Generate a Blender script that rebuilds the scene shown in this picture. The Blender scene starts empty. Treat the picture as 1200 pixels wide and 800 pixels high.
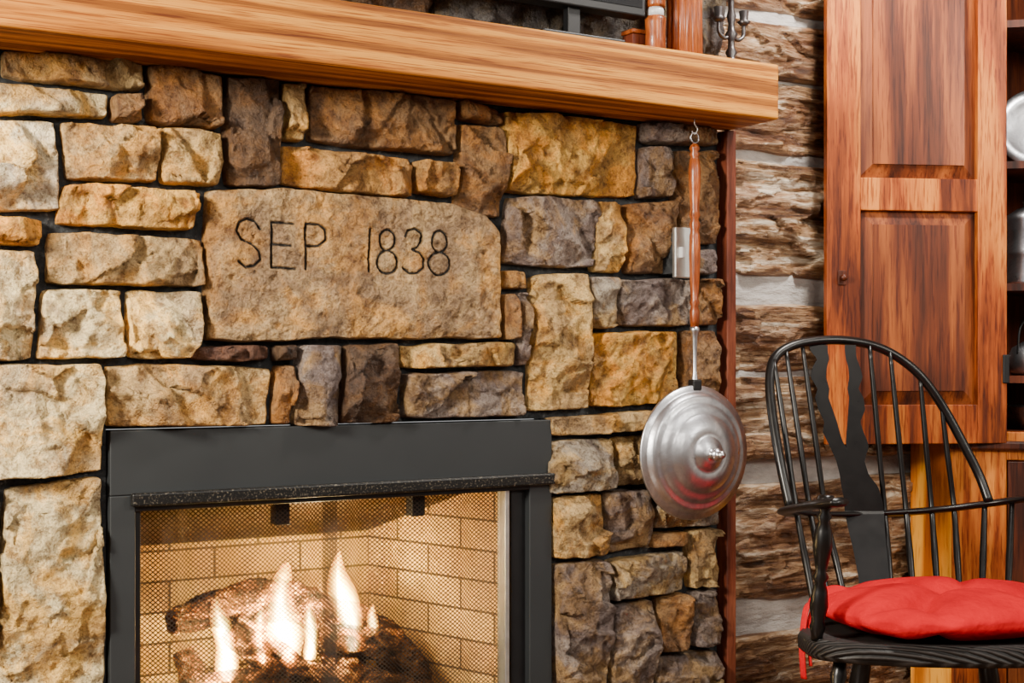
import bpy, math, random
import numpy as np
from mathutils import Vector, Matrix
random.seed(7)
scene = bpy.context.scene

# ------------------------------------------------------------------ camera model
F=1600.0; CX=600.0; HY=425.0
A=math.atan(F/2675.0); SA,CA=math.sin(A),math.cos(A)
CAM=np.array([0.0,-2.444,1.0])
FW=np.array([SA,CA,0.0]); RT=np.array([CA,-SA,0.0])
def Q(px,py,d):
    """world point seen at (px,py) at camera depth d"""
    return CAM+d*(FW+RT*((px-CX)/F)+np.array([0,0,(HY-py)/F]))
def LD(l,d,z):
    p=CAM+d*FW+l*RT
    return np.array([p[0],p[1],z])
def P(px,py,Y=0.0):
    u=(px-CX)/F
    d=(Y-CAM[1])/(CA-SA*u)
    return Q(px,py,d)

cam_data=bpy.data.cameras.new("camera"); cam=bpy.data.objects.new("camera",cam_data)
scene.collection.objects.link(cam); scene.camera=cam
cam.location=CAM; cam.rotation_euler=(math.pi/2,0,-A)
cam_data.lens=36*F/1200; cam_data.sensor_width=36; cam_data.shift_y=25/1200.0
cam_data.clip_start=0.05

# ------------------------------------------------------------------ node helpers
def s2l(c):
    return tuple(((v/255.0)/12.92 if v/255.0<=0.04045 else ((v/255.0+0.055)/1.055)**2.4) for v in c)
class NT:
    def __init__(s,name):
        s.m=bpy.data.materials.new(name); s.m.use_nodes=True
        s.t=s.m.node_tree; s.N=s.t.nodes; s.L=s.t.links
        s.b=s.N['Principled BSDF']; s.out=s.N['Material Output']
    def n(s,typ,props=None,**inp):
        nd=s.N.new(typ)
        for k,v in (props or {}).items(): setattr(nd,k,v)
        for k,v in inp.items():
            key=k.replace('_',' ') if not k.startswith('i') or not k[1:].isdigit() else int(k[1:])
            s.set(nd.inputs[key],v)
        return nd
    def set(s,sock,v):
        if isinstance(v,bpy.types.NodeSocket): s.L.new(v,sock)
        else:
            if isinstance(v,(tuple,list)) and len(v)==3 and sock.type=='RGBA': v=(*v,1)
            sock.default_value=v
    def ramp(s,fac,stops):
        r=s.N.new('ShaderNodeValToRGB'); s.L.new(fac,r.inputs[0])
        e=r.color_ramp.elements
        while len(e)<len(stops): e.new(0.5)
        for i,(p,c) in enumerate(stops):
            e[i].position=p
            e[i].color=(*c,1) if isinstance(c,(tuple,list)) else (c,c,c,1)
        return r.outputs[0]
    def coord(s,scale=(1,1,1),which='Object',rot=(0,0,0)):
        tc=s.N.new('ShaderNodeTexCoord'); mp=s.N.new('ShaderNodeMapping')
        s.L.new(tc.outputs[which],mp.inputs[0]); mp.inputs['Scale'].default_value=scale
        mp.inputs['Rotation'].default_value=rot
        return mp.outputs[0]
    def noise(s,vec,scale=5,detail=5,rough=0.55,dist=0.0):
        nd=s.n('ShaderNodeTexNoise',None,Vector=vec,Scale=scale,Detail=detail,Roughness=rough,Distortion=dist)
        return nd.outputs['Fac']
    def mix(s,f,a,b,mode='MIX'):
        nd=s.N.new('ShaderNodeMix'); nd.data_type='RGBA'; nd.blend_type=mode
        s.set(nd.inputs[0],f); s.set(nd.inputs[6],a); s.set(nd.inputs[7],b)
        return nd.outputs[2]
    def math(s,op,a,b=None,c=None):
        nd=s.N.new('ShaderNodeMath'); nd.operation=op
        s.set(nd.inputs[0],a)
        if b is not None: s.set(nd.inputs[1],b)
        if c is not None: s.set(nd.inputs[2],c)
        return nd.outputs[0]
    def bump(s,h,strength=0.5,dist=0.01,normal=None):
        nd=s.n('ShaderNodeBump',None,Height=h,Strength=strength,Distance=dist)
        if normal is not None: s.L.new(normal,nd.inputs['Normal'])
        return nd.outputs[0]
    def fin(s,color=None,rough=None,metal=None,normal=None,coat=None,coat_r=None,spec=None):
        if color is not None: s.set(s.b.inputs['Base Color'],color)
        if rough is not None: s.set(s.b.inputs['Roughness'],rough)
        if metal is not None: s.set(s.b.inputs['Metallic'],metal)
        if coat is not None: s.set(s.b.inputs['Coat Weight'],coat)
        if coat_r is not None: s.set(s.b.inputs['Coat Roughness'],coat_r)
        if spec is not None: s.set(s.b.inputs['Specular IOR Level'],spec)
        if normal is not None: s.L.new(normal,s.b.inputs['Normal'])
        return s.m

def wood_mat(name,dark,mid,light,grain=(22,22,1.6),rough=0.4,coat=0.3,bands=0.0,lo=0.36,hi=0.64,streak=0.55,blotch=0.55,coat_r=0.15):
    m=NT(name)
    n1=m.noise(m.coord(grain),1.0,6,0.62,0.6)
    n2=m.noise(m.coord(tuple(g*5 for g in grain)),1.0,4,0.6)
    f=m.math('ADD',m.math('MULTIPLY',n1,0.65),m.math('MULTIPLY',n2,0.35))
    if bands>0:
        vw=m.coord(tuple(g*0.25 for g in grain))
        w=m.n('ShaderNodeTexWave',{'wave_type':'BANDS','bands_direction':'DIAGONAL'},Vector=vw,Scale=1.6,Distortion=7.0,Detail=3.0,Detail_Scale=1.1)
        f=m.math('ADD',m.math('MULTIPLY',f,1-bands),m.math('MULTIPLY',w.outputs['Fac'],bands))
    col=m.ramp(f,[(lo,dark),(0.5,mid),(hi,light)])
    n3=m.noise(m.coord(tuple(g*9 for g in grain)),1.0,3,0.6)
    col=m.mix(m.ramp(n3,[(0.38,streak),(0.48,0.0)]),col,m.mix(1.0,col,(0.5,0.36,0.25),'MULTIPLY'))
    big=m.noise(m.coord((3,3,3)),1.3,2)
    col=m.mix(m.ramp(big,[(0.35,blotch),(0.6,0.0)]),col,m.mix(1.0,col,(0.62,0.45,0.35),'MULTIPLY'))
    return m.fin(col,rough,0,m.bump(m.math('ADD',f,m.math('MULTIPLY',n3,0.5)),0.3,0.004),coat,coat_r,0.25)

# stone
m=NT("split_fieldstone")
att=m.n('ShaderNodeVertexColor',{'layer_name':'Col'})
vc=m.coord((1,1,1))
n1=m.noise(vc,10,6,0.65,0.6); n2=m.noise(vc,42,6,0.72); n3=m.noise(vc,230,3,0.65); n4=m.noise(vc,7,4,0.6,1.0)
c=m.mix(m.ramp(n1,[(0.47,0.0),(0.59,0.85)]),att.outputs[0],m.mix(1.0,att.outputs[0],(1.28,0.95,0.40),'MULTIPLY'))
c=m.mix(m.ramp(n4,[(0.47,0.0),(0.57,0.85)]),c,m.mix(1.0,c,(0.58,0.54,0.60),'MULTIPLY'))
c=m.mix(m.ramp(n2,[(0.38,0.85),(0.50,0.0)]),c,m.mix(1.0,c,(0.40,0.32,0.24),'MULTIPLY'))
c=m.mix(m.ramp(n2,[(0.53,0.0),(0.66,0.75)]),c,m.mix(1.0,c,(1.60,1.54,1.40),'MULTIPLY'))
c=m.mix(m.ramp(n3,[(0.36,0.65),(0.5,0.0)]),c,m.mix(1.0,c,(0.36,0.29,0.23),'MULTIPLY'))
bp=m.bump(n3,0.7,0.003,m.bump(n2,1.0,0.017))
MAT_STONE=m.fin(c,0.5,0,bp,spec=0.4)
m=NT("dark_mortar")
n=m.noise(m.coord(),60,5,0.7)
MAT_MORTAR=m.fin(m.ramp(n,[(0.3,s2l((20,21,23))),(0.6,s2l((50,52,54))),(0.78,s2l((122,122,120)))]),0.95,0,m.bump(n,1.0,0.01))

# hewn log + chinking
m=NT("hewn_log")
n1=m.noise(m.coord((2.2,10,20)),1,7,0.7,1.0)
n2=m.noise(m.coord((9,40,90)),1,5,0.65)
n4=m.noise(m.coord((5,4,9)),1,5,0.65,0.5)
f=m.math('ADD',m.math('MULTIPLY',n1,0.6),m.math('MULTIPLY',n2,0.4))
c=m.ramp(f,[(0.36,s2l((48,27,14))),(0.45,s2l((124,84,50))),(0.52,s2l((186,148,108))),(0.59,s2l((240,222,196)))])
c=m.mix(m.ramp(n4,[(0.45,0.0),(0.57,0.8)]),c,m.mix(1.0,c,(0.42,0.26,0.16),'MULTIPLY'))
MAT_LOG=m.fin(c,0.42,0,m.bump(n2,1.0,0.010,m.bump(n1,1.0,0.03)),spec=0.6)
m=NT("white_chinking")
n=m.noise(m.coord((5,14,14)),1,6,0.65)
MAT_CHINK=m.fin(m.ramp(n,[(0.3,s2l((132,126,122))),(0.6,s2l((196,190,184)))]),0.8,0,m.bump(n,0.8,0.03))

MAT_OAK=wood_mat("oak_beam",s2l((126,70,14)),s2l((180,110,28)),s2l((208,142,50)),grain=(0.9,34,46),rough=0.62,coat=0.0,bands=0.25,lo=0.37,hi=0.63,streak=1.0,blotch=0.15)
MAT_DOORW=wood_mat("cherry_frame",s2l((86,34,8)),s2l((158,74,18)),s2l((208,124,42)),grain=(20,20,1.4),rough=0.5,coat=0.06,bands=0.2,streak=1.0)
MAT_PANEL=wood_mat("cherry_panel",s2l((52,20,7)),s2l((100,44,15)),s2l((152,80,30)),grain=(18,18,1.0),rough=0.5,coat=0.35,bands=0.2,blotch=0.3,streak=.9,coat_r=0.2)
MAT_ORANGE=wood_mat("pine_orange",s2l((160,80,10)),s2l((214,128,24)),s2l((240,166,50)),grain=(14,14,1.2),rough=0.4,coat=0.2,bands=0.3,blotch=.2)
MAT_CABDARK=wood_mat("cabinet_inside",s2l((40,16,8)),s2l((80,36,18)),s2l((116,56,26)),grain=(12,12,1.5),rough=0.5,coat=0.1)
MAT_TRIM=wood_mat("redwood_trim",s2l((66,30,18)),s2l((104,50,32)),s2l((130,72,46)),grain=(20,20,2),rough=0.5,coat=0.1)
MAT_HANDLE=wood_mat("turned_maple",s2l((86,36,12)),s2l((146,72,26)),s2l((188,108,48)),grain=(60,60,6),rough=0.35,coat=0.3)
MAT_FLOOR=wood_mat("floor_wood",s2l((70,46,30)),s2l((110,76,48)),s2l((140,100,66)),grain=(1.4,14,14),rough=0.4,coat=0.2)
MAT_WALLW=wood_mat("plank_wall",s2l((60,42,28)),s2l((110,84,58)),s2l((150,122,92)),grain=(1.4,14,14),rough=0.6,coat=0.0)

def simple(name,col,rough=0.5,metal=0.0,coat=0.0,nscale=40,nvar=0.25,bump=0.1,spec=None):
    m=NT(name); n=m.noise(m.coord(),nscale,4,0.6)
    c=m.mix(n,tuple(x*(1-nvar) for x in col),tuple(min(1,x*(1+nvar)) for x in col))
    r=m.math('ADD',m.math('MULTIPLY',n,0.15),max(0.0,rough-0.07))
    return m.fin(c,r,metal,m.bump(n,bump,0.002),coat,0.1,spec)
MAT_BLACKMETAL=simple("black_painted_steel",s2l((38,41,43)),0.5,0.2,0,8,0.1,0.02)
MAT_BLACKDK=simple("dark_steel",s2l((18,18,20)),0.45,0.3)
MAT_HOOD=simple("sooty_hood",s2l((70,52,30)),0.45,0.5,0,12,0.5)  # brownish reflective metal, tone varied by noise
MAT_IRON=simple("aged_pewter_dark",s2l((96,92,92)),0.35,0.9,0,50,0.5)
m=NT("speckled_hood")
n=m.noise(m.coord(),260,3,0.6)
MAT_SPECK=m.fin(m.ramp(n,[(0.56,s2l((14,14,14))),(0.70,s2l((110,102,88)))]),0.4,0.3)
MAT_STRIP=simple("bright_steel",s2l((200,200,196)),0.35,0.9)
m=NT("brushed_pewter")
n=m.noise(m.coord(),22,6,0.65,0.5)
MAT_PEWTER=m.fin(m.ramp(n,[(0.3,s2l((146,146,150))),(0.7,s2l((224,224,228)))]),m.ramp(n,[(0.3,0.42),(0.7,0.26)]),1.0,m.bump(n,0.2,0.004))
MAT_CHAIR=simple("black_lacquer",s2l((12,10,10)),0.3,0,0.0,30,0.3,0.05,0.4)
m=NT("red_cotton")
n=m.noise(m.coord(),9,4,0.6); nf=m.noise(m.coord(),500,2,0.5)
MAT_RED=m.fin(m.ramp(n,[(0.3,(0.38,0.002,0.008)),(0.7,(0.58,0.004,0.012))]),0.9,0,m.bump(nf,0.2,0.001,m.bump(n,0.6,0.025)),spec=0.1)
MAT_CERAMIC=simple("white_cover",s2l((205,205,205)),0.35)
m=NT("black_rush")
w=m.n('ShaderNodeTexWave',{'bands_direction':'DIAGONAL'},Vector=m.coord(),Scale=55.0,Distortion=0.6)
MAT_RUSH=m.fin(m.ramp(w.outputs['Fac'],[(0.2,s2l((8,7,7))),(0.8,s2l((46,42,40)))]),0.5,0,m.bump(w.outputs['Fac'],0.8,0.004),spec=0.35)

m=NT("fire_brick")
tc=m.n('ShaderNodeTexCoord')
br=m.n('ShaderNodeTexBrick',None,Vector=tc.outputs['UV'],Scale=1.0,Mortar_Size=0.003,Mortar_Smooth=0.3,Brick_Width=0.2,Row_Height=0.066,
  Color1=(*s2l((200,162,96)),1),Color2=(*s2l((168,130,76)),1),Mortar=(*s2l((90,68,40)),1))
n=m.noise(m.coord(),30,5,0.7)
MAT_BRICK=m.fin(m.mix(0.7,br.outputs['Color'],m.mix(n,(0.36,0.3,0.22),(1,1,1)),'MULTIPLY'),0.9,0,m.bump(br.outputs['Fac'],-0.5,0.006,m.bump(n,0.5,0.004)))
m=NT("charred_log")
n=m.noise(m.coord((14,14,30)),1,7,0.7,1.0); n2=m.noise(m.coord(),70,5,0.7)
MAT_CHAR=m.fin(m.ramp(n,[(0.40,s2l((18,10,6))),(0.50,s2l((78,46,24))),(0.58,s2l((150,100,56))),(0.66,s2l((220,172,112)))]),0.85,0,m.bump(n2,1.0,0.012,m.bump(n,1.0,0.03)),spec=.15)

# chain mesh
m=NT("chain_mesh")
tc=m.n('ShaderNodeTexCoord'); sp=m.n('ShaderNodeSeparateXYZ',None,i0=tc.outputs['UV'])
p=0.0098
a=m.math('FRACT',m.math('DIVIDE',m.math('ADD',sp.outputs[0],m.math('MULTIPLY',sp.outputs[1],1.15)),p))
b=m.math('FRACT',m.math('DIVIDE',m.math('SUBTRACT',sp.outputs[0],m.math('MULTIPLY',sp.outputs[1],1.15)),p))
wv=0.27
wire=m.math('MAXIMUM',m.math('LESS_THAN',a,wv),m.math('LESS_THAN',b,wv))
m.fin(s2l((46,35,24)),0.55,0.3)
m.set(m.b.inputs['Alpha'],wire); MAT_MESH=m.m

def flame_mat(name,col,st):
    m=bpy.data.materials.new(name); m.use_nodes=True; t=m.node_tree
    t.nodes.remove(t.nodes['Principled BSDF'])
    e=t.nodes.new('ShaderNodeEmission'); e.inputs[0].default_value=(*col,1); e.inputs[1].default_value=st
    t.links.new(e.outputs[0],t.nodes['Material Output'].inputs['Volume'])
    return m
FL=[flame_mat("flame_layer_%d"%i,c_,s_) for i,(c_,s_) in enumerate([((1,.46,.06),7),((1,.54,.08),12),((1,.60,.11),22),((1,.68,.16),42),((1,.76,.24),85),((1,.82,.36),160),((1,.86,.48),260)])]

# ------------------------------------------------------------------ mesh helpers
def empty(name,loc):
    e=bpy.data.objects.new(name,None); e.location=loc; e.empty_display_size=0.05
    scene.collection.objects.link(e); return e
def mesh(name,verts,faces,mat,parent=None,smooth=True,cols=None,uvs=None):
    me=bpy.data.meshes.new(name)
    me.from_pydata([tuple(map(float,v)) for v in verts],[],[tuple(int(i) for i in f) for f in faces]); me.update()
    ob=bpy.data.objects.new(name,me); scene.collection.objects.link(ob)
    if mat: me.materials.append(mat)
    if smooth: me.polygons.foreach_set('use_smooth',[True]*len(me.polygons))
    if cols is not None:
        ca=me.color_attributes.new('Col','FLOAT_COLOR','POINT')
        c4=np.ones((len(verts),4)); c4[:,:3]=cols
        ca.data.foreach_set('color',c4.ravel())
    if uvs is not None:
        ul=me.uv_layers.new(name='UVMap')
        for l in me.loops: ul.data[l.index].uv=uvs[l.vertex_index]
    if parent is not None:
        ob.parent=parent; ob.matrix_parent_inverse=Matrix.Translation(-Vector(parent.location))
    return ob
def box(name,lo,hi,mat,parent=None,bevel=0.003,xf=None):
    x0,y0,z0=lo; x1,y1,z1=hi
    v=[(x0,y0,z0),(x1,y0,z0),(x1,y1,z0),(x0,y1,z0),(x0,y0,z1),(x1,y0,z1),(x1,y1,z1),(x0,y1,z1)]
    if xf: v=[xf(*p) for p in v]
    f=[(0,3,2,1),(4,5,6,7),(0,1,5,4),(1,2,6,5),(2,3,7,6),(3,0,4,7)]
    ob=mesh(name,v,f,mat,parent,False)
    if bevel>0:
        b=ob.modifiers.new("b",'BEVEL'); b.width=bevel; b.segments=3; b.limit_method='ANGLE'
    return ob
def catmull(pts,n):
    pts=np.array(pts,float); K=len(pts)
    if K<3: 
        t=np.linspace(0,1,n+1)[:,None]; return pts[0]*(1-t)+pts[-1]*t
    ext=np.vstack([2*pts[0]-pts[1],pts,2*pts[-1]-pts[-2]])
    out=[]
    for i in range(K-1):
        p0,p1,p2,p3=ext[i:i+4]
        for j in range(n):
            t=j/n
            out.append(0.5*((2*p1)+(-p0+p2)*t+(2*p0-5*p1+4*p2-p3)*t*t+(-p0+3*p1-3*p2+p3)*t**3))
    out.append(pts[-1]); return np.array(out)
def tube_geo(path,radii,seg=12,flat=None,nz=0.0,seed=0):
    """path Nx3, radii N. flat=(a,b): ellipse scale (sideways, up)"""
    path=np.array(path,float); N=len(path); vs=[];fs=[]
    up0=np.array([0,0,1.0])
    prev=None
    for i in range(N):
        t=path[min(i+1,N-1)]-path[max(i-1,0)]; t/=np.linalg.norm(t)+1e-9
        ref=up0 if prev is None else prev
        if prev is None and abs(t[2])>0.9: ref=np.array([0,-1.0,0])
        s=np.cross(t,ref); 
        if np.linalg.norm(s)<1e-3: s=np.cross(t,np.array([1.0,0,0]))
        s/=np.linalg.norm(s); u=np.cross(s,t); prev=u
        fa,fb=flat if flat else (1,1)
        for k in range(seg):
            a=2*math.pi*k/seg; r=radii[i]
            if nz: r*=1+nz*(math.sin(3*a+i*0.5+seed)*0.45+math.sin(6*a+i*0.3+seed*2)*0.35+random.uniform(-0.3,0.3))
            vs.append(path[i]+s*math.cos(a)*r*fa+u*math.sin(a)*r*fb)
    for i in range(N-1):
        for k in range(seg):
            a=i*seg+k;b=i*seg+(k+1)%seg
            fs.append((a,b,b+seg,a+seg))
    fs.append(tuple(reversed(range(seg)))); fs.append(tuple(range((N-1)*seg,N*seg)))
    return vs,fs
def tube(name,pts,r,mat,parent=None,n=8,seg=12,flat=None,nz=0,seed=0):
    path=catmull(pts,n)
    if isinstance(r,(int,float)): rad=[r]*len(path)
    else: rad=np.interp(np.linspace(0,1,len(path)),np.linspace(0,1,len(r)),r)
    v,f=tube_geo(path,rad,seg,flat,nz,seed)
    return mesh(name,v,f,mat,parent)
def turned(name,p0,p1,prof,mat,parent=None,seg=20):
    p0=np.array(p0,float);p1=np.array(p1,float)
    path=[p0+(p1-p0)*t for t,_ in prof]; rad=[r for _,r in prof]
    v,f=tube_geo(path,rad,seg)
    return mesh(name,v,f,mat,parent)
def lathe_axis(name,c,axis,prof,mat,parent=None,seg=64):
    ax=Vector(axis).normalized(); q=ax.to_track_quat('Z','Y').to_matrix()
    vs=[];fs=[]
    for r,h in prof:
        for k in range(seg):
            a=2*math.pi*k/seg
            vs.append(Vector(c)+q@Vector((r*math.cos(a),r*math.sin(a),h)))
    for i in range(len(prof)-1):
        for k in range(seg):
            a=i*seg+k;b=i*seg+(k+1)%seg
            fs.append((a,b,b+seg,a+seg))
    return mesh(name,vs,fs,mat,parent)

# numpy noise
def h2(ix,iy,s): 
    v=np.sin(ix*127.1+iy*311.7+s*74.7)*43758.5453
    return v-np.floor(v)
def vn(x,y,s):
    ix=np.floor(x);iy=np.floor(y);fx=x-ix;fy=y-iy
    fx=fx*fx*(3-2*fx);fy=fy*fy*(3-2*fy)
    a=h2(ix,iy,s);b=h2(ix+1,iy,s);c=h2(ix,iy+1,s);d=h2(ix+1,iy+1,s)
    return (a*(1-fx)+b*fx)*(1-fy)+(c*(1-fx)+d*fx)*fy*1.0-0.5
def fbm(x,y,s,o=4):
    r=0;a=1;t=0
    for i in range(o):
        r=r+a*vn(x*2**i,y*2**i,s+i*3.1);t+=a;a*=0.5
    return r/t*2
def vor(x,y,s):
    """F1 squared distance"""
    ix=np.floor(x);iy=np.floor(y);m_=np.full(x.shape,9.0)
    for dx_ in (-1,0,1):
        for dy_ in (-1,0,1):
            cx_=ix+dx_;cy_=iy+dy_
            px_=cx_+h2(cx_,cy_,s);py_=cy_+h2(cx_,cy_,s+17.3)
            m_=np.minimum(m_,(x-px_)**2+(y-py_)**2)
    return m_
def facet(x,y,s):
    """cellular facets: each cell is a randomly tilted plane (unit cell)"""
    ix=np.floor(x);iy=np.floor(y);m_=np.full(x.shape,9.0);out=np.zeros(x.shape)
    for dx_ in (-1,0,1):
        for dy_ in (-1,0,1):
            cx_=ix+dx_;cy_=iy+dy_
            px_=cx_+h2(cx_,cy_,s);py_=cy_+h2(cx_,cy_,s+17.3)
            d=(x-px_)**2+(y-py_)**2
            gx=h2(cx_,cy_,s+31.1)-.5;gy=h2(cx_,cy_,s+47.9)-.5;o=h2(cx_,cy_,s+61.7)-.5
            v=gx*(x-px_)*1.6+gy*(y-py_)*1.6+o*.55
            out=np.where(d<m_,v,out); m_=np.minimum(m_,d)
    return out

# ------------------------------------------------------------------ stones
COL={'L':(226,204,152),'T':(198,164,102),'Y':(206,158,74),'B':(138,104,66),'D':(92,70,50),'G':(160,148,130),'P':(140,126,116),'O':(172,128,68),'R':(114,80,62),'S':(182,152,102),'Z':(172,142,98),'W':(236,220,182),'K':(84,80,78)}
SV=[];SF=[];SC=[]; 
rng=np.random.RandomState(3)
def add_stone(top,bot,col,res=0.0034,flat=False,seed=None,strokes=None,relief=1.0,base=None):
    top=np.array(top,float);bot=np.array(bot,float)
    seed=rng.randint(0,9999)*0.37 if seed is None else seed
    W=max(np.ptp(top[:,0]),np.ptp(bot[:,0])); H=abs(top[:,1].mean()-bot[:,1].mean())
    nu=max(10,int(W/res));nv=max(8,int(H/res))
    def res_(pl,n):
        if len(pl)==2: 
            t=np.linspace(0,1,n+1)[:,None];return pl[0]*(1-t)+pl[1]*t
        seg=np.r_[0,np.cumsum(np.hypot(*np.diff(pl,axis=0).T))];seg/=seg[-1]
        t=np.linspace(0,1,n+1);return np.c_[np.interp(t,seg,pl[:,0]),np.interp(t,seg,pl[:,1])]
    T=res_(top,nu);B=res_(bot,nu)
    u=np.linspace(-1,1,nu+1); v=np.linspace(-1,1,nv+1)
    kk=1.1 if not flat else 0.6
    u=np.sin(u*kk)/math.sin(kk); v=np.sin(v*kk)/math.sin(kk)
    U,V=np.meshgrid(u,v)
    r=0.003
    hw,hh=W/2,H/2
    U2=U*(1-min(0.2,r/hw)*np.abs(V)**8); V2=V*(1-min(0.25,r/hh)*np.abs(U)**8)
    tu=(U2+1)/2*nu; i0=np.clip(np.floor(tu).astype(int),0,nu-1); fr=(tu-i0)[...,None]
    Tp=T[i0]*(1-fr)+T[i0+1]*fr; Bp=B[i0]*(1-fr)+B[i0+1]*fr
    tv=((V2+1)/2)[...,None]
    Pp=Tp*(1-tv)+Bp*tv
    X=Pp[...,0];Z=Pp[...,1]
    X=X+0.0040*fbm(X*22,Z*22,seed,4); Z=Z+0.0040*fbm(X*22+9,Z*22,seed+5,4)
    e=np.minimum((1-np.abs(U))*hw,(1-np.abs(V))*hh)
    R=0.0035*(1+1.0*vn(X*30,Z*30,seed+2))
    q=np.clip(e/R,0,1); prof=np.sqrt(1-(1-q)**2)
    xc,zc=X.mean(),Z.mean()
    if flat:
        h=0.030+0.003*fbm(X*6,Z*6,seed,3)+0.0075*fbm(X*26,Z*26,seed+1,4)
        h-=0.009*np.clip(fbm(X*45,Z*45,seed+8,3)-0.12,0,1)
        h-=0.012*np.clip(1-e/0.03,0,1)**2*(0.6+vn(X*20,Z*20,seed+3))
    else:
        hm=0.042
        h=np.full_like(X,hm)
        for k in range(3):   # broad tilted cleavage faces
            ang=rng.uniform(0,2*math.pi); g=rng.uniform(0.08,0.30)*relief
            wx=X+0.02*fbm(X*12,Z*12,seed+k,3); wz=Z+0.02*fbm(X*12,Z*12,seed+k+20,3)
            h=np.minimum(h,hm-0.001+(np.cos(ang)*(wx-xc)+np.sin(ang)*(wz-zc))*g)
        for k in range(6):   # chips at edges
            ang=rng.uniform(0,2*math.pi); g=rng.uniform(0.3,1.1)*relief
            ext=abs(math.cos(ang))*hw+abs(math.sin(ang))*hh
            wx=X+0.025*fbm(X*14,Z*14,seed+k+40,3); wz=Z+0.025*fbm(X*14,Z*14,seed+k+60,3)
            pr=np.cos(ang)*(wx-xc)+np.sin(ang)*(wz-zc)
            h=np.minimum(h,hm-g*np.maximum(0,pr-rng.uniform(0.35,0.85)*ext))
        h=np.maximum(h,0.014+0.004*fbm(X*20,Z*20,seed+90,2))
        wx=X+0.022*fbm(X*11,Z*11,seed+33,4); wz=Z+0.022*fbm(X*11,Z*11,seed+44,4)
        a=rng.uniform(0,math.pi); ca,sa=math.cos(a),math.sin(a)
        h+=relief*0.030*facet((wx*ca+wz*sa)*9,(-wx*sa+wz*ca)*15,seed+2)
        h+=relief*0.014*(vor((wx*sa+wz*ca)*16,(wx*ca-wz*sa)*24,seed+12)-0.25)
        h+=relief*0.008*facet((wx*ca-wz*sa)*36,(wx*sa+wz*ca)*28,seed+6)
        h+=relief*(0.003*fbm(X*9,Z*9,seed,3)+0.0028*fbm(X*60,Z*60,seed+7,3))
        h=np.clip(h,0.010,0.066)
    h+= (base if base is not None else rng.uniform(-0.004,0.006))
    cc=np.array(s2l(COL[col])); cc=cc*(1+rng.uniform(-.15,.15)) 
    if col=='Z': cc=np.array(s2l(COL[col]))
    C=np.ones(X.shape+(3,))*cc
    if strokes is not None:
        D=np.full(X.shape,9.0)
        for (a,b) in strokes:
            d=b-a;L=(d**2).sum()+1e-12
            t=np.clip(((X-a[0])*d[0]+(Z-a[1])*d[1])/L,0,1)
            D=np.minimum(D,np.hypot(X-a[0]-t*d[0],Z-a[1]-t*d[1]))
        D=D+0.0006*fbm(X*150,Z*150,seed,2)
        g=np.clip(1-(D-0.0016)/0.0016,0,1)
        h=h-0.005*g
        C=C*(1-0.97*g[...,None])
    Y=-(h*prof)+0.02*(1-prof)
    base_i=len(SV) and sum(len(a) for a in SV)
    n0=X.size
    SV.append(np.c_[X.ravel(),Y.ravel(),Z.ravel()]); SC.append(C.reshape(-1,3))
    idx=np.arange(n0).reshape(X.shape)+base_i
    f=np.stack([idx[:-1,:-1],idx[1:,:-1],idx[1:,1:],idx[:-1,1:]],-1).reshape(-1,4)
    SF.append(f)
def S(top,bot,col,**k):
    g=0.9
    def cv(pl,dy,):
        out=[]
        for i,(x,y) in enumerate(pl):
            dx = g if i==0 else (-g if i==len(pl)-1 else 0)
            p=P(x+dx,y+dy,-0.02); out.append((p[0],p[2]))
        return out
    add_stone(cv(top,g),cv(bot,-g),col,**k)
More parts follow.
